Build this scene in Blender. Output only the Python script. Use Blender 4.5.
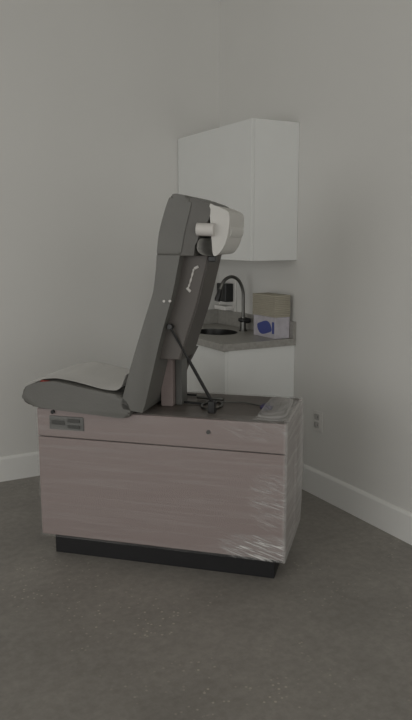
import bpy, bmesh, math, random
from mathutils import Vector, Matrix, noise
random.seed(7)
S = bpy.context.scene
for o in list(bpy.data.objects): bpy.data.objects.remove(o)
PI = math.pi; R = math.radians

# ---------------------------------------------------------------- camera
CAM = Vector((-2.456, -4.264, 1.486))
F_PX = 696.5
pitch, yaw, roll = R(-9.825), R(28.828), R(-0.104)
fw = Vector((math.sin(yaw)*math.cos(pitch), math.cos(yaw)*math.cos(pitch), math.sin(pitch)))
rt = Vector((math.cos(yaw), -math.sin(yaw), 0)); up = rt.cross(fw)
r2 = rt*math.cos(roll) + up*math.sin(roll); u2 = up*math.cos(roll) - rt*math.sin(roll)
cd = bpy.data.cameras.new('camera'); cam = bpy.data.objects.new('camera', cd); S.collection.objects.link(cam)
m = Matrix((r2, u2, -fw)).transposed().to_4x4(); m.translation = CAM; cam.matrix_world = m
cd.sensor_fit = 'VERTICAL'; cd.sensor_height = 36; cd.lens = F_PX/720*36; cd.clip_start = .05
S.camera = cam

# ---------------------------------------------------------------- light
W = bpy.data.worlds.new('daylight'); S.world = W; W.use_nodes = True
bg = W.node_tree.nodes['Background']; bg.inputs[0].default_value = (1.0, .99, .965, 1); bg.inputs[1].default_value = .30
def area(name, loc, rot, sx, sy, e, col):
    l = bpy.data.lights.new(name, 'AREA'); l.shape = 'RECTANGLE'; l.size = sx; l.size_y = sy; l.energy = e; l.color = col
    o = bpy.data.objects.new(name, l); o.location = loc; o.rotation_euler = rot; S.collection.objects.link(o)
area('front_fill', (-3.2, -8.2, 1.75), (R(90), 0, 0), 6.0, 2.8, 50, (1, .99, .97))  # unseen area lamp added behind the camera as frontal fill
area('side_fill', (-6.6, -3.6, 1.5), (R(90), 0, R(-90)), 4.4, 2.6, 40, (1, .99, .97))  # unseen area lamp added at the open side to brighten the right wall
S.view_settings.view_transform = 'Standard'; S.view_settings.look = 'None'; S.view_settings.gamma = 1
S.view_settings.use_curve_mapping = False; S.view_settings.exposure = 0.46

# ---------------------------------------------------------------- materials
def srgb(r, g, b):
    f = lambda c: (c/255/12.92) if c/255 <= .04045 else ((c/255+.055)/1.055)**2.4
    return (f(r), f(g), f(b), 1)
def mat(name, col, rough=.5, metal=0, spec=.5, var=0, scale=8, stretch=(1,1,1), bump=0, bscale=60, col2=None):
    M = bpy.data.materials.new(name); M.use_nodes = True; nt = M.node_tree; N = nt.nodes; L = nt.links
    p = N['Principled BSDF']; p.inputs['Base Color'].default_value = col; p.inputs['Roughness'].default_value = rough
    p.inputs['Metallic'].default_value = metal; p.inputs['Specular IOR Level'].default_value = spec
    tc = N.new('ShaderNodeTexCoord'); mp = N.new('ShaderNodeMapping'); mp.inputs['Scale'].default_value = stretch
    L.new(tc.outputs['Object'], mp.inputs[0])
    if var or col2:
        n = N.new('ShaderNodeTexNoise'); n.inputs['Scale'].default_value = scale; n.inputs['Detail'].default_value = 5
        L.new(mp.outputs[0], n.inputs['Vector'])
        r = N.new('ShaderNodeValToRGB'); r.color_ramp.elements[0].position = .3; r.color_ramp.elements[1].position = .7
        if col2: a, b = col, col2
        else: a = tuple(c*(1-var) for c in col[:3])+(1,); b = tuple(min(1, c*(1+var)) for c in col[:3])+(1,)
        r.color_ramp.elements[0].color = a; r.color_ramp.elements[1].color = b
        L.new(n.outputs[0], r.inputs[0]); L.new(r.outputs[0], p.inputs['Base Color'])
    if bump:
        n = N.new('ShaderNodeTexNoise'); n.inputs['Scale'].default_value = bscale; n.inputs['Detail'].default_value = 3
        L.new(mp.outputs[0], n.inputs['Vector'])
        b = N.new('ShaderNodeBump'); b.inputs['Strength'].default_value = bump; b.inputs['Distance'].default_value = .01
        L.new(n.outputs[0], b.inputs['Height']); L.new(b.outputs[0], p.inputs['Normal'])
    return M
m_wall = mat('wall_paint', (.70, .695, .667, 1), .75, spec=.2, var=.02, scale=1.2, bump=.03, bscale=120)
m_ceil = mat('ceiling_paint', (.75, .74, .71, 1), .8, spec=.2)
m_base = mat('trim_paint', (.80, .80, .775, 1), .45, spec=.4)
m_cab = mat('white_laminate', (.76, .77, .75, 1), .38, spec=.4, var=.01)
m_counter = mat('grey_quartz', (.33, .32, .295, 1), .35, var=.12, scale=45)
m_splash = m_counter
m_metal = mat('brushed_steel', (.16, .16, .15, 1), .35, metal=1)
m_dkmetal = mat('dark_metal', (.035, .035, .035, 1), .4, metal=.5)
m_sink = mat('dark_sink', (.03, .03, .028, 1), .35, metal=.6)
m_lam = mat('rose_grey_laminate', (.275, .222, .210, 1), .42, var=.025, scale=3, stretch=(1, 1, 30))
m_lamtop = mat('brown_laminate_top', (.115, .098, .086, 1), .4, var=.15, scale=5, stretch=(1, 8, 1))
m_plinth = mat('black_plinth', (.008, .008, .009, 1), .5)
m_vinyl = mat('grey_vinyl', (.142, .140, .128, 1), .48, var=.06, scale=5, bump=.12, bscale=90)
m_vinyl_shaded = mat('shaded_grey_vinyl', (.118, .114, .104, 1), .5, var=.05, scale=5, bump=.1, bscale=90)  # shade on the headrest's rear half, put into a darker vinyl colour
m_shell = mat('taupe_backshell', (.105, .094, .085, 1), .5, var=.05, scale=4)
m_shellback = mat('dark_backpanel', (.066, .058, .051, 1), .5)
m_paper = mat('white_paper', (.62, .61, .58, 1), .8, spec=.2, bump=.05, bscale=40)
m_core = mat('white_plastic', (.62, .60, .57, 1), .5)
m_black = mat('black_plastic', (.010, .011, .011, 1), .35)
m_beige = mat('beige_paper', (.43, .40, .325, 1), .85, spec=.1, var=.06, scale=4, stretch=(1, 1, 25))
m_plate = mat('grey_plate', (.105, .105, .097, 1), .4)
m_red = mat('red_tag', (.30, .03, .02, 1), .5)
m_purple = mat('purple_plastic', (.035, .028, .09, 1), .4)
m_white = mat('white_wall_plate', (.72, .71, .68, 1), .4)
m_switch = mat('switch_grey', (.065, .064, .06, 1), .5)
m_outlet = mat('outlet_grey', (.48, .47, .45, 1), .5)
m_slot = mat('dark_slot', (.05, .05, .048, 1), .5)
m_lilac = mat('pale_lilac_card', (.50, .48, .52, 1), .6, var=.12, scale=22)
m_blue = mat('blue_print', (.065, .085, .29, 1), .5)

def concrete():
    M = bpy.data.materials.new('polished_concrete'); M.use_nodes = True; nt = M.node_tree; N = nt.nodes; L = nt.links
    p = N['Principled BSDF']; tc = N.new('ShaderNodeTexCoord')
    def nz(s, d, rg=.6):
        n = N.new('ShaderNodeTexNoise'); n.inputs['Scale'].default_value = s; n.inputs['Detail'].default_value = d
        n.inputs['Roughness'].default_value = rg; L.new(tc.outputs['Object'], n.inputs['Vector']); return n
    a = nz(1.9, 8, .68); ra = N.new('ShaderNodeValToRGB')
    ra.color_ramp.elements[0].position = .38; ra.color_ramp.elements[0].color = (.235, .221, .200, 1)
    ra.color_ramp.elements[1].position = .62; ra.color_ramp.elements[1].color = (.292, .274, .248, 1)
    L.new(a.outputs[0], ra.inputs[0])
    b = nz(28, 4, .7); rb = N.new('ShaderNodeValToRGB')
    rb.color_ramp.elements[0].position = .38; rb.color_ramp.elements[0].color = (.90, .90, .90, 1)
    rb.color_ramp.elements[1].position = .62; rb.color_ramp.elements[1].color = (1.07, 1.07, 1.07, 1)
    L.new(b.outputs[0], rb.inputs[0])
    mx = N.new('ShaderNodeMixRGB'); mx.blend_type = 'MULTIPLY'; mx.inputs[0].default_value = 1
    L.new(ra.outputs[0], mx.inputs[1]); L.new(rb.outputs[0], mx.inputs[2])
    # pale aggregate chips
    v = N.new('ShaderNodeTexVoronoi'); v.inputs['Scale'].default_value = 34; L.new(tc.outputs['Object'], v.inputs['Vector'])
    rv = N.new('ShaderNodeValToRGB'); rv.color_ramp.elements[0].position = .10; rv.color_ramp.elements[0].color = (1, 1, 1, 1)
    rv.color_ramp.elements[1].position = .2; rv.color_ramp.elements[1].color = (0, 0, 0, 1)
    L.new(v.outputs['Distance'], rv.inputs[0])
    sp = nz(1.7, 2); rs = N.new('ShaderNodeValToRGB'); rs.color_ramp.elements[0].position = .48; rs.color_ramp.elements[1].position = .62
    rs.color_ramp.elements[1].color = (.8, .8, .8, 1)
    L.new(sp.outputs[0], rs.inputs[0])
    mm = N.new('ShaderNodeMath'); mm.operation = 'MULTIPLY'; L.new(rv.outputs[0], mm.inputs[0]); L.new(rs.outputs[0], mm.inputs[1])
    m2 = N.new('ShaderNodeMixRGB'); L.new(mm.outputs[0], m2.inputs[0]); L.new(mx.outputs[0], m2.inputs[1]); m2.inputs[2].default_value = (.52, .47, .39, 1)
    L.new(m2.outputs[0], p.inputs['Base Color'])
    r = nz(3, 4); rr = N.new('ShaderNodeMapRange'); rr.inputs[3].default_value = .38; rr.inputs[4].default_value = .55
    L.new(r.outputs[0], rr.inputs[0]); L.new(rr.outputs[0], p.inputs['Roughness'])
    p.inputs['Specular IOR Level'].default_value = .45
    return M
m_floor = concrete()

def film(name, base, hz, corner=False, tint=(.72, .71, .69, 1)):
    """clear stretch film: mostly transparent, hazy along its stretch wrinkles"""
    M = bpy.data.materials.new(name); M.use_nodes = True; nt = M.node_tree; N = nt.nodes; L = nt.links
    p = N['Principled BSDF']; out = N['Material Output']
    p.inputs['Base Color'].default_value = tint; p.inputs['Roughness'].default_value = .28; p.inputs['Specular IOR Level'].default_value = .6
    tc = N.new('ShaderNodeTexCoord'); mp = N.new('ShaderNodeMapping')
    mp.inputs['Scale'].default_value = (.9, .9, 26); mp.inputs['Rotation'].default_value = (0, R(3), 0)
    L.new(tc.outputs['Object'], mp.inputs[0])
    n = N.new('ShaderNodeTexNoise'); n.inputs['Scale'].default_value = 2.2; n.inputs['Detail'].default_value = 6; n.inputs['Distortion'].default_value = .4
    L.new(mp.outputs[0], n.inputs['Vector'])
    r = N.new('ShaderNodeMapRange'); r.inputs[1].default_value = .46; r.inputs[2].default_value = .68
    r.inputs[3].default_value = base; r.inputs[4].default_value = base+hz
    L.new(n.outputs[0], r.inputs[0]); fac = r.outputs[0]
    b = N.new('ShaderNodeBump'); b.inputs['Strength'].default_value = .25; b.inputs['Distance'].default_value = .01
    L.new(n.outputs[0], b.inputs['Height']); L.new(b.outputs[0], p.inputs['Normal'])
    if corner:   # film whitened in folds, with highlights painted as haze at the front's right
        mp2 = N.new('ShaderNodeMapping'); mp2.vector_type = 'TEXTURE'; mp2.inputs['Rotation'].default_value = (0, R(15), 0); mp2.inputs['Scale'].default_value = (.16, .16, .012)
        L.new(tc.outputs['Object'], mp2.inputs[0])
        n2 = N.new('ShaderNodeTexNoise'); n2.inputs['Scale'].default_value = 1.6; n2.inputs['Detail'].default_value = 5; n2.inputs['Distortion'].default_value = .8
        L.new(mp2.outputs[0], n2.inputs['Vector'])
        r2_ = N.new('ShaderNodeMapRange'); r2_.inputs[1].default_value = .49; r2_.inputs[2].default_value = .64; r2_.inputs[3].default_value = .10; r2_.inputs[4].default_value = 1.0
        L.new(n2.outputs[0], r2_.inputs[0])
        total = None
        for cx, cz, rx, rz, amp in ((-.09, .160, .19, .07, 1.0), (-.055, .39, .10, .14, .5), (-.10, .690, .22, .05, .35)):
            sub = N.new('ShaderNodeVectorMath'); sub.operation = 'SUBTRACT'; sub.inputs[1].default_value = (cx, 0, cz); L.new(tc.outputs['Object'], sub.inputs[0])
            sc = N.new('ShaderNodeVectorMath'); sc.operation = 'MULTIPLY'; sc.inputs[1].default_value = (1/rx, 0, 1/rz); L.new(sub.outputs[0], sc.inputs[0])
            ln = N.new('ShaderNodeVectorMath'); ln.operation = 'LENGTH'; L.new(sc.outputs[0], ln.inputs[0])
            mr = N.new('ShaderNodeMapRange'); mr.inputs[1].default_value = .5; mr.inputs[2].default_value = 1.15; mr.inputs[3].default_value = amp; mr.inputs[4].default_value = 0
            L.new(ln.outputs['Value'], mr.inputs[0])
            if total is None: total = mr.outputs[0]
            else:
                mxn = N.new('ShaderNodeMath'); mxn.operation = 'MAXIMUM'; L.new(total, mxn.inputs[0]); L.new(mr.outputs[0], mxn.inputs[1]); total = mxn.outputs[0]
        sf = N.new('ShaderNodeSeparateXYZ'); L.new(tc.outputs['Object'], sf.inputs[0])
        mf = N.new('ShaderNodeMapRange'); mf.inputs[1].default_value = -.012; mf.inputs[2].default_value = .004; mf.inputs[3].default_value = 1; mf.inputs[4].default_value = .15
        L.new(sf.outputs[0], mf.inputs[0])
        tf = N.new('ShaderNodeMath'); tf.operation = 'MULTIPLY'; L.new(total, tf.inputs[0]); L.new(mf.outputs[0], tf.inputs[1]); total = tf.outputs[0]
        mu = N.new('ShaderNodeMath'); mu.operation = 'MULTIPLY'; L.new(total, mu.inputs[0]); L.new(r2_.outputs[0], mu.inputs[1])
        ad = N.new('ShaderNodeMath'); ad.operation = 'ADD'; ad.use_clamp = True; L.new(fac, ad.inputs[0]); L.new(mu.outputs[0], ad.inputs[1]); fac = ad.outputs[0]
    if corner:   # film set hazier towards the right end of the box
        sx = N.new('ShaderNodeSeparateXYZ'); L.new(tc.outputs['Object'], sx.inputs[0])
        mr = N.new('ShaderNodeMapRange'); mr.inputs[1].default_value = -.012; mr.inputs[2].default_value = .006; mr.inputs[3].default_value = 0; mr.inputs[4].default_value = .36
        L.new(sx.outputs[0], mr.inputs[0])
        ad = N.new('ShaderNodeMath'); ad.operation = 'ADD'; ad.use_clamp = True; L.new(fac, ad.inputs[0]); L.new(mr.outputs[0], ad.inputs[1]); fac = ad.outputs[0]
    t = N.new('ShaderNodeBsdfTransparent'); mix = N.new('ShaderNodeMixShader')
    L.new(fac, mix.inputs[0]); L.new(t.outputs[0], mix.inputs[1]); L.new(p.outputs[0], mix.inputs[2]); L.new(mix.outputs[0], out.inputs[0])
    return M
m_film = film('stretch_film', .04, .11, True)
m_film2 = film('loose_film', .22, .35)
m_sheet = film('sheet_film', .90, .08, tint=(.72, .71, .685, 1))

# ---------------------------------------------------------------- helpers
def link(name, bm, mt, parent=None, smooth=False, loc=None):
    me = bpy.data.meshes.new(name); bmesh.ops.recalc_face_normals(bm, faces=bm.faces[:]); bm.to_mesh(me); bm.free()
    for x in (mt if isinstance(mt, (list, tuple)) else [mt]): me.materials.append(x)
    if smooth:
        for f in me.polygons: f.use_smooth = True
        try: me.set_sharp_from_angle(angle=R(40))
        except Exception: pass
    o = bpy.data.objects.new(name, me); S.collection.objects.link(o)
    if parent: o.parent = parent
    if loc: o.location = loc
    return o
def box(bm, x0, x1, y0, y1, z0, z1, bev=0, seg=2):
    r = bmesh.ops.create_cube(bm, size=1)
    vs = r['verts']
    for v in vs: v.co = Vector(((x0+x1)/2+v.co.x*(x1-x0), (y0+y1)/2+v.co.y*(y1-y0), (z0+z1)/2+v.co.z*(z1-z0)))
    if bev:
        es = list({e for v in vs for e in v.link_edges}); bmesh.ops.bevel(bm, geom=es, offset=bev, segments=seg, affect='EDGES', profile=.5)
def boxo(name, dims, mt, parent=None, bev=0, seg=2):
    bm = bmesh.new(); box(bm, *dims, bev=bev, seg=seg); 
    o = link(name, bm, mt, parent, smooth=bev > 0)
    if bev:
        w = o.modifiers.new('normals', 'WEIGHTED_NORMAL'); w.keep_sharp = False; w.weight = 100
    return o
def tube(bm, pts, r, n=10, caps=True):
    pts = [Vector(p) for p in pts]; rings = []
    for i, p in enumerate(pts):
        t = (pts[min(i+1, len(pts)-1)]-pts[max(i-1, 0)]).normalized()
        a = t.orthogonal().normalized() if i == 0 else (prev - t*prev.dot(t)).normalized()
        prev = a; b = t.cross(a); rr = r[i] if isinstance(r, (list, tuple)) else r
        rings.append([bm.verts.new(p+(a*math.cos(2*PI*k/n)+b*math.sin(2*PI*k/n))*rr) for k in range(n)])
    for i in range(len(rings)-1):
        for k in range(n): bm.faces.new((rings[i][k], rings[i][(k+1) % n], rings[i+1][(k+1) % n], rings[i+1][k]))
    if caps: bm.faces.new(rings[0]); bm.faces.new(rings[-1])
def tubeo(name, pts, r, mt, parent=None, n=12):
    bm = bmesh.new(); tube(bm, pts, r, n); return link(name, bm, mt, parent, smooth=True)
def spline(pts, k=6, closed=False):
    P = [Vector(p) for p in pts]; n = len(P); out = []
    rng = n if closed else n-1
    for i in range(rng):
        g = lambda j: P[j % n] if closed else P[max(0, min(n-1, j))]
        a, b, c, d = g(i-1), g(i), g(i+1), g(i+2)
        for s in range(k):
            t = s/k; out.append(.5*((2*b)+(c-a)*t+(2*a-5*b+4*c-d)*t*t+(3*b-a-3*c+d)*t**3))
    if not closed: out.append(P[-1])
    return out
def prism(bm, poly, y0, y1, bev=0, seg=3):
    """outline in the x-z plane carried from y0 to y1, end edges rounded"""
    a = [bm.verts.new((p[0], y0, p[1])) for p in poly]; b = [bm.verts.new((p[0], y1, p[1])) for p in poly]
    n = len(poly); fa = bm.faces.new(a); fb = bm.faces.new(b[::-1])
    for i in range(n): bm.faces.new((a[i], b[i], b[(i+1) % n], a[(i+1) % n]))
    if bev: bmesh.ops.bevel(bm, geom=list(fa.edges)+list(fb.edges), offset=bev, segments=seg, affect='EDGES', profile=.5, clamp_overlap=True)
def empty(name, loc, rz, label, cat):
    o = bpy.data.objects.new(name, None); o.location = loc; o.rotation_euler = (0, 0, rz); o.empty_display_size = .1
    S.collection.objects.link(o); o['label'] = label; o['category'] = cat; return o
def tag(o, label, cat, group=None):
    o['label'] = label; o['category'] = cat
    if group: o['group'] = group
    return o
def struct(name, dims, mt, bev=0):
    o = boxo(name, dims, mt, bev=bev); o['kind'] = 'structure'; return o

# ---------------------------------------------------------------- the room
HC = 3.35
struct('floor', (-7, .1, -9, .1, -.1, 0), m_floor)
struct('ceiling', (-7, .1, -9, .1, HC, HC+.1), m_ceil)
struct('wall_left', (-7, .1, 0, .1, 0, HC), m_wall)
struct('wall_right', (0, .1, -9, 0, 0, HC), m_wall)
def baseboard(name, poly_to_world):
    bm = bmesh.new()
    prof = [(0, 0), (.016, 0), (.016, .140), (.012, .150), (.006, .156), (0, .156)]
    A, B = poly_to_world
    va = [bm.verts.new(A(*p)) for p in prof]; vb = [bm.verts.new(B(*p)) for p in prof]
    for i in range(len(prof)): bm.faces.new((va[i], vb[i], vb[(i+1) % len(prof)], va[(i+1) % len(prof)]))
    bm.faces.new(va); bm.faces.new(vb[::-1])
    o = link(name, bm, m_base); o['kind'] = 'structure'
baseboard('baseboard_left', (lambda d, z: (-7, -d, z), lambda d, z: (-.487, -d, z)))
baseboard('baseboard_right', (lambda d, z: (-d, -9, z), lambda d, z: (-d, -.907, z)))

# ---------------------------------------------------------------- wall cabinet
D_, WY, Z0, Z1 = .32, .909, 1.365, 2.139
c = empty('wall_cabinet', (0, 0, Z0), 0, 'white flat-front wall cabinet hung in the corner above the sink', 'cabinet')
boxo('body', (-D_+.020, -.001, -WY, -.001, 0, Z1-Z0), m_cab, c, .0015)
for (a, b) in ((-WY, -.006),):
    boxo('door', (-D_, -D_+.019, a, b, .001, Z1-Z0-.001), m_cab, c, .0012)

# ---------------------------------------------------------------- base cabinet, worktop, sink
BX, BY, CH = .485, .905, .902
c = empty('base_cabinet', (0, 0, 0), 0, 'white base cabinet under the grey worktop in the corner', 'cabinet')
bm = bmesh.new()
for dd in ((-BX+.020, -.001, -BY, -BY+.018, .10, CH-.042), (-BX+.020, -.001, -.019, -.001, .10, CH-.042), (-BX+.020, -.001, -BY+.018, -.019, .10, .118), (-.012, -.001, -BY+.018, -.019, .118, CH-.042)):
    box(bm, *dd)
link('body', bm, m_cab, c)
boxo('toe_kick', (-BX+.07, -.001, -BY+.001, -.002, 0, .10), m_cab, c)
for (a, b) in ((-BY, -.006),):
    boxo('door', (-BX, -BX+.019, a, b, .102, CH-.046), m_cab, c, .0012)

SX, SY, SRX, SRY = -.262, -.410, .132, .165
ct = empty('worktop', (0, 0, CH-.04), 0, 'grey stone worktop with upstands, fitted into the corner', 'worktop')
bm = bmesh.new(); NS = 40
def sq(t, hx, hy):
    cc, ss = math.cos(t), math.sin(t); k = 1/max(abs(cc)/hx, abs(ss)/hy); return cc*k, ss*k
tops = []
angs = [2*PI*k/NS for k in range(NS)]
cx0, cx1, cy0, cy1 = -.503, -.001, -.916, -.001
corner_angs = [math.atan2(y-SY, x-SX) % (2*PI) for x in (cx0, cx1) for y in (cy0, cy1)]
angs = sorted(set([round(a, 5) for a in angs+corner_angs]))
def outer(t):
    cc, ss = math.cos(t), math.sin(t); ks = []
    if cc > 1e-9: ks.append((cx1-SX)/cc)
    if cc < -1e-9: ks.append((cx0-SX)/cc)
    if ss > 1e-9: ks.append((cy1-SY)/ss)
    if ss < -1e-9: ks.append((cy0-SY)/ss)
    k = min(ks); return SX+cc*k, SY+ss*k
ringo = {}
for z in (0, .04):
    ringo[('o', z)] = [bm.verts.new((*outer(t), z)) for t in angs]
    ringo[('i', z)] = [bm.verts.new((SX+SRX*math.cos(t), SY+SRY*math.sin(t), z)) for t in angs]
n = len(angs)
for k in range(n):
    j = (k+1) % n
    for z in (0, .04): bm.faces.new((ringo[('o', z)][k], ringo[('o', z)][j], ringo[('i', z)][j], ringo[('i', z)][k]))
    for q in 'oi': bm.faces.new((ringo[(q, 0)][k], ringo[(q, 0)][j], ringo[(q, .04)][j], ringo[(q, .04)][k]))
link('slab', bm, m_counter, ct)
boxo('upstand', (-.022, -.001, -.916, -.001, .0405, .14), m_splash, ct, .001)
boxo('upstand', (-.503, -.0225, -.022, -.001, .0405, .14), m_splash, ct, .001)

sk = empty('sink', (SX, SY, CH-.20), 0, 'oval steel basin sunk in the grey worktop', 'sink')
bm = bmesh.new(); rings = []
for (s, z) in ((.992, .1995), (.98, .1995), (.972, .19), (.95, .10), (.86, .04), (.6, .012), (.16, .004), (.0001, .004)):
    rings.append([bm.verts.new((SRX*s*math.cos(t), SRY*s*math.sin(t), z)) for t in angs])
for i in range(len(rings)-1):
    for k in range(n): bm.faces.new((rings[i][k], rings[i][(k+1) % n], rings[i+1][(k+1) % n], rings[i+1][k]))
link('bowl', bm, m_sink, sk, smooth=True)
bm = bmesh.new(); tube(bm, [(0, 0, .006), (0, 0, .012)], .028, 20); link('drain', bm, m_metal, sk)

fc = empty('faucet', (-.085, -.455, CH), 0, 'gooseneck kitchen faucet with dark spray head at the sink', 'faucet')
tubeo('base', [(0, 0, 0), (0, 0, .006), (0, 0, .0065), (0, 0, .05), (0, 0, .09)], [.027, .027, .020, .019, .016], m_metal, fc, 18)
neck = spline([(0, 0, .085), (0, 0, .18), (-.004, 0, .26), (-.035, 0, .325), (-.09, 0, .350), (-.145, 0, .325), (-.172, 0, .27)], 6)
tubeo('spout', neck, .0105, m_metal, fc, 12)
tubeo('spray_head', [(-.171, 0, .274), (-.176, 0, .255), (-.190, 0, .215), (-.194, 0, .20)], [.013, .016, .019, .017], m_dkmetal, fc, 14)
tubeo('handle', [(-.032, .004, .074), (-.01, 0, .070), (.010, -.004, .068), (.03, -.012, .066), (.045, -.022, .068)], [.010, .019, .021, .019, .013], m_dkmetal, fc, 12)

# dispenser on the right wall next to the corner
dp = empty('soap_dispenser', (0, -.150, 1.0), 0, 'small dark wall dispenser on a white plate behind the faucet', 'dispenser')
boxo('back_plate', (-.012, -.001, -.085, .085, .0, .225), m_white, dp, .003)
boxo('tank', (-.075, -.012, -.062, .062, .068, .192), m_black, dp, .008, 3)
boxo('drip_tray', (-.085, -.012, -.075, .075, .012, .040), m_white, dp, .005)

# tissue box and towels on the worktop
tb = empty('tissue_box', (-.083, -.768, CH), 0, 'white and lilac cardboard box with a blue oval print on the worktop', 'box')
TBH = .128
boxo('carton', (-.048, .058, -.115, .115, .001, TBH), m_lilac, tb, .002)
bm = bmesh.new()
ov = [(-.0495, -.004+.078*math.cos(t*PI/12), .060+.040*math.sin(t*PI/12)+.006*math.cos(t*PI/4)) for t in range(24)]
va = [bm.verts.new(p) for p in ov]; vb = [bm.verts.new((p[0]+.001, p[1], p[2])) for p in ov]
bm.faces.new(va); bm.faces.new(vb[::-1])
for i in range(24): bm.faces.new((va[i], va[(i+1) % 24], vb[(i+1) % 24], vb[i]))
o = link('blue_print', bm, m_blue, tb); o['label'] = 'blue oval print'
bm = bmesh.new()
box(bm, -.049, -.0482, -.108, -.086, .03, .10)
o = link('side_print', bm, m_blue, tb); o['label'] = 'thin blue print stripes'
pt = empty('paper_towel_stack', (-.083, -.765, CH+TBH), 0, 'beige stack of folded paper towels on top of the printed box', 'paper towels')
bm = bmesh.new()
for i in range(12):
    z = .001+i*.0108; j = random.uniform(-.0018, .0018)
    box(bm, -.054+j, .060+j, -.122+j, .120+j, z, z+.0102, .003, 2)
link('folded_towels', bm, m_beige, pt, smooth=True)

# ---------------------------------------------------------------- wall outlet
wo = empty('wall_outlet', (0, -1.155, .449), 0, 'white electrical outlet plate low on the right wall', 'outlet')
boxo('plate', (-.006, -.0005, -.040, .040, -.060, .060), m_white, wo, .003)
for z in (.024, -.024):
    rc = boxo('receptacle', (-.0085, -.006, -.010, .030, z-.017, z+.017), m_outlet, wo, .004)
    boxo('slots', (-.0090, -.0084, -.001, .003, z-.006, z+.006), m_switch, rc)

# ---------------------------------------------------------------- exam table
TX, TY, A = -.805, -1.956, R(-43.94)
TL, TW, TH, TS, TB = 1.152, .49, .728, .592, .113
T = empty('exam_table', (TX, TY, 0), A, 'rose-grey medical exam table, backrest raised, on a black plinth', 'exam table')
MT = Matrix.Translation((TX, TY, 0)) @ Matrix.Rotation(A, 4, 'Z'); MTi = MT.inverted()
boxo('plinth', (-TL+.039, -.048, .054, TW-.04, 0, TB), m_plinth, T, .003)
boxo('base_box', (-TL, 0, 0, TW, TB, TS-.003), m_lam, T, .004)
boxo('upper_box', (-TL, 0, 0, TW, TS+.001, TH-.0045), m_lam, T, .004)
boxo('top_panel', (-TL+.008, -.008, .008, TW-.008, TH-.004, TH), m_lamtop, T, .0015)
lk = tubeo('lock', [(-.335, .001, .668), (-.335, -.006, .668)], .009, m_slot, T, 14)
# control plate at the left
pl = boxo('control_plate', (-1.088, -.918, -.006, .0, .630, .694), m_plate, T, .003)
for (a, b, z0, z1) in ((-1.075, -1.01, .655, .672), (-.995, -.935, .668, .684), (-.995, -.935, .640, .654)):
    boxo('switch', (a, b, -.010, -.0055, z0, z1), m_switch, pl, .0015)
tubeo('bolt', [(-1.068, .002, .712), (-1.068, -.012, .712)], .009, m_black, T, 12)

# upholstery
seat = [(-1.206, .785), (-1.196, .820), (-1.150, .845), (-1.083, .857), (-1.019, .858), (-.898, .838), (-.802, .823), (-.735, .815), (-.700, .790),
        (-.682, .758), (-.684, .726), (-.711, .712), (-.83, .717), (-1.024, .7285), (-1.180, .745)]
sp = [(p.x, p.y) for p in spline([Vector((x, z, 0)) for x, z in seat], 4, True)]
PW0, PW1 = -.034, .43
bm = bmesh.new(); prism(bm, sp, PW0, PW1, .026, 5); st = link('seat_pad', bm, m_vinyl, T, smooth=True)
boxo('red_tag', (-1.115, -1.075, PW0+.010, PW0+.03, .850, .8585), m_red, st, .002)
# thin translucent sheet lying over the seat pad
sheet_prof = [(-1.215, .828), (-1.150, .852), (-1.083, .8640), (-1.019, .8655), (-.898, .8455), (-.802, .8305), (-.752, .829), (-.725, .850), (-.705, .90)]
sprof = spline([Vector((x, 0, z)) for x, z in sheet_prof], 5)
bm = bmesh.new(); grid = []
NY = 14
for i, p in enumerate(sprof):
    row = []
    for j in range(NY+1):
        y = PW0+.026+(PW1+.03-PW0-.026)*j/NY
        dz = .004*noise.noise(Vector((p.x*9, y*9, 1)))+ .002
        row.append(bm.verts.new((p.x, y+.01*noise.noise(Vector((p.x*6, 3, j*.3))), p.z+dz+(-.02 if j == NY else 0))))
    grid.append(row)
for i in range(len(grid)-1):
    for j in range(NY): bm.faces.new((grid[i][j], grid[i+1][j], grid[i+1][j+1], grid[i][j+1]))
sh = link('cover_sheet', bm, m_sheet, smooth=True); sh.matrix_world = MT
tag(sh, 'pale translucent sheet lying on top of the grey seat pad', 'plastic sheet')

left_edge = [(-.537, 1.512), (-.548, 1.422), (-.553, 1.36), (-.564, 1.28), (-.572, 1.250), (-.584, 1.215), (-.623, 1.100), (-.672, .950), (-.716, .80), (-.722, .778), (-.712, .752)]
right_edge = [(-.63, .742), (-.612, .775), (-.539, 1.063), (-.488, 1.235), (-.469, 1.315), (-.447, 1.422)]
def P3(l): return [Vector((x, z, 0)) for x, z in l]
low = [(p.x, p.y) for p in spline(P3(left_edge[1:]), 4)] + [(p.x, p.y) for p in spline(P3(right_edge), 4)]
bm = bmesh.new(); prism(bm, low, PW0, .36, .034, 6); bk = link('backrest_pad', bm, m_vinyl, T, smooth=True)
head = [(-.549, 1.418), (-.537, 1.512), (-.51, 1.605), (-.490, 1.655), (-.474, 1.668), (-.45, 1.668), (-.405, 1.655), (-.400, 1.62), (-.425, 1.52), (-.445, 1.418)]
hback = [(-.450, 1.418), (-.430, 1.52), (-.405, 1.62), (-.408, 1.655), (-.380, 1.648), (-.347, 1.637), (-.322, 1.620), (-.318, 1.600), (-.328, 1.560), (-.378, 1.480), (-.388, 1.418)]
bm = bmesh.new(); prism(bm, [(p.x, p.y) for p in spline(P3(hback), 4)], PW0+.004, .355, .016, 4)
link('headrest_back', bm, m_vinyl_shaded, T, smooth=True)
bm = bmesh.new(); prism(bm, [(p.x, p.y) for p in spline(P3(head), 4)], PW0, .36, .022, 5)
link('headrest_pad', bm, m_vinyl, T, smooth=True)
shell = [(-.460, 1.421), (-.485, 1.311), (-.504, 1.23), (-.552, 1.056), (-.572, .972), (-.474, .972), (-.447, 1.06), (-.397, 1.211), (-.371, 1.313), (-.342, 1.421)]
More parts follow.
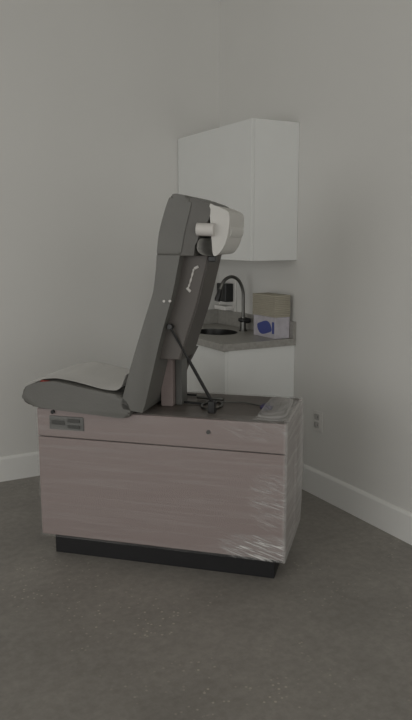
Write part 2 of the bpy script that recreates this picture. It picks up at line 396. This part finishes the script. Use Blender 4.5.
bm = bmesh.new(); prism(bm, shell, .028, .245, .004, 2); shl = link('back_shell', bm, m_shell, T, smooth=False)
bm = bmesh.new()
bp = [(-.350, 1.419), (-.373, 1.313), (-.399, 1.211), (-.449, 1.06), (-.478, .970), (-.470, .968), (-.441, 1.058), (-.391, 1.208), (-.365, 1.311), (-.338, 1.419)]
prism(bm, bp, .032, .247, .002, 2); link('back_panel', bm, m_shellback, T)
bm = bmesh.new(); prism(bm, [(-.50, .985), (-.478, .985), (-.523, .90), (-.559, .80), (-.575, .812)], .31, .358, .003); link('hinge_arm', bm, m_shellback, T)
# pale maker's mark on the side of the shell
def squig(pts, r): 
    bm = bmesh.new(); tube(bm, spline([Vector((x, .0265, z)) for x, z in pts], 6), r, 8); return bm
bm = bmesh.new()
tube(bm, spline([Vector((x, .0265, z)) for x, z in ((-.3935, 1.372), (-.404, 1.364), (-.409, 1.35), (-.416, 1.325), (-.424, 1.30), (-.430, 1.283))], 6), [.002+.0025*abs(math.sin(k*.55)) for k in range(31)], 8)
tube(bm, [(-.385, .0265, 1.374), (-.402, .0265, 1.366)], .006, 8)
tube(bm, [(-.436, .0265, 1.284), (-.420, .0265, 1.268)], .006, 8)
o = link('lettering', bm, m_core, shl, smooth=True); o['label'] = 'small pale script lettering'
for x, z in ((-.518, 1.231), (-.492, 1.232)):
    tubeo('stud', [(x, -.038, z), (x, -.026, z)], .0055, m_core, bk, 10)

# paper roll behind the headrest
rb = tubeo('roll_bracket', [(-.372, -.036, 1.527), (-.30, -.036, 1.524)], .026, m_core, T, 18); rb['label'] = 'white paper roll bracket'
RC = (-.280, 1.520)
bm = bmesh.new(); tube(bm, [(RC[0], .01, RC[1]), (RC[0], .24, RC[1])], .042, 36)
rl = link('paper_roll', bm, m_paper, None, smooth=True); rl.matrix_world = MT
tag(rl, 'white paper roll mounted behind the headrest of the exam table', 'paper roll')
curl = [(-.322, 1.622), (-.300, 1.620), (-.275, 1.611), (-.243, 1.592), (-.240, 1.545), (-.254, 1.475), (-.280, 1.432), (-.31, 1.421), (-.350, 1.423), (-.374, 1.443), (-.372, 1.475), (-.360, 1.49)]
bm = bmesh.new(); cp = spline([Vector((x, 0, z)) for x, z in curl], 6); rows = []
for i, p in enumerate(cp):
    rows.append([[bm.verts.new((p.x+dx, y, p.z)) for y in [(-.029)+.28*j/8 for j in range(9)]] for dx in (0,)][0])
for i in range(len(rows)-1):
    for j in range(8): bm.faces.new((rows[i][j], rows[i+1][j], rows[i+1][j+1], rows[i][j+1]))
lv = link('loose_end', bm, m_paper, rl, smooth=True)
# folded-over near end of the loose paper, closing the side of the curl
bm = bmesh.new()
fp = [(-.322, 1.622), (-.300, 1.620), (-.275, 1.611), (-.243, 1.592), (-.240, 1.545), (-.254, 1.475), (-.280, 1.432), (-.305, 1.421), (-.312, 1.47), (-.317, 1.54)]
prism(bm, [(p.x, p.y) for p in spline(P3(fp), 4, True)], -.029, -.027); link('folded_edge', bm, m_paper, rl)

boxo('roll_clip', (-.335, -.305, .0, .04, 1.395, 1.418), m_black, T, .003)
# lift mechanism on top of the box
boxo('lift_post', (-.606, -.549, .165, .30, TH, .952), m_lam, T, .004)
boxo('lift_post', (-.548, -.516, .205, .29, TH, .952), m_plate, T, .003)
tubeo('gas_strut', [(-.504, .002, 1.118), (-.438, .044, .976), (-.437, .0445, .974), (-.352, .10, .790), (-.346, .104, .776)], [.005, .005, .0075, .0075, .0075], m_dkmetal, T, 12)
tubeo('pivot', [(-.504, -.010, 1.120), (-.504, .026, 1.118)], .011, m_black, T, 12)
ring = [(-.375+.045*math.cos(t*PI/10), .215+.075*math.sin(t*PI/10), TH+.006) for t in range(21)]
tubeo('ring', ring, .006, m_metal, T, 8)
boxo('strut_foot', (-.362, -.330, .085, .125, TH, TH+.055), m_dkmetal, T, .004)
tubeo('rod', [(-.48, .335, TH+.012), (-.345, .318, TH+.012)], .008, m_metal, T, 8)
tubeo('rod', [(-.672, .245, TH+.007), (-.41, .233, TH+.007)], .0055, m_black, T, 8)
tubeo('rod', [(-.64, .40, TH+.007), (-.50, .394, TH+.007)], .005, m_black, T, 8)
cb = tubeo('cable', spline([(-.345, .30, TH+.005), (-.25, .31, TH+.005), (-.17, .27, TH+.005), (-.12, .24, TH+.005)], 6), .003, m_metal, T, 8)
boxo('purple_cap', (-.150, -.095, .205, .255, TH, TH+.022), m_purple, T, .008, 3)

# ---------------------------------------------------------------- stretch film around the box
def rrect(x0, x1, y0, y1, r, step=.02):
    pts = []
    def seg(a, b):
        n = max(1, int((Vector(b)-Vector(a)).length/step))
        for k in range(n): pts.append(tuple(Vector(a)+(Vector(b)-Vector(a))*k/n))
    cs = [((x0+r, y0), (x1-r, y0), (x1-r, y0+r), -90), ((x1, y0+r), (x1, y1-r), (x1-r, y1-r), 0), ((x1-r, y1), (x0+r, y1), (x0+r, y1-r), 90), ((x0, y1-r), (x0, y0+r), (x0+r, y0+r), 180)]
    for a, b, c, s in cs:
        seg(a, b)
        for k in range(5): t = R(s+18*k); pts.append((c[0]+r*math.cos(t), c[1]+r*math.sin(t)))
    return pts
bm = bmesh.new(); rows = []
zs = [.108+.02*k for k in range(32)]
prof = [(z, 0) for z in zs if z < .715] + [(.726, -.002), (.735, -.014), (.737, -.04), (.736, -.07)]
loop = rrect(-TL-.006, .006, -.006, TW+.006, .012)
cx_, cy_ = -TL/2, TW/2
for z, ins in prof:
    row = []
    for (x, y) in loop:
        s = noise.noise(Vector((x*3, y*3, z*26)))*.0016 + .002
        bulge = 0
        if y > TW*.5 and x > -.1: bulge = .007*math.sin(min(1, max(0, (z-.1)/.63))*PI)
        nx = (1 if x > -.02 else -1 if x < -TL+.02 else 0); ny = (1 if y > TW-.02 else -1 if y < .02 else 0)
        X = x+nx*(s+ins+bulge); Y = y+ny*(s+ins+bulge*.5)
        row.append(bm.verts.new((X, Y, z)))
    rows.append(row)
n = len(loop)
for i in range(len(rows)-1):
    for k in range(n): bm.faces.new((rows[i][k], rows[i][(k+1) % n], rows[i+1][(k+1) % n], rows[i+1][k]))
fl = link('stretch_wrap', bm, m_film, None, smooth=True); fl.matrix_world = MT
tag(fl, 'clear stretch film wrapped around the rose-grey box of the exam table', 'plastic wrap')
# bunched film over the right end of the top
bm = bmesh.new(); rows = []
for i in range(15):
    u = i/14; row = []
    for j in range(15):
        v = j/14; x = -.14+.155*u; y = .01+.40*v
        h = .045*math.sin(min(1, u*1.15)*PI)**.7*math.sin(v*PI)**.5 if 0 < u*1.15 < 1 and 0 < v < 1 else 0
        z = TH+.005+h+.006*noise.noise(Vector((x*22, y*14, 2)))*(1 if h else 0)
        row.append(bm.verts.new((x, y, max(z, TH+.004))))
    rows.append(row)
for i in range(14):
    for j in range(14): bm.faces.new((rows[i][j], rows[i+1][j], rows[i+1][j+1], rows[i][j+1]))
link('bunched_film', bm, m_film2, fl, smooth=True)
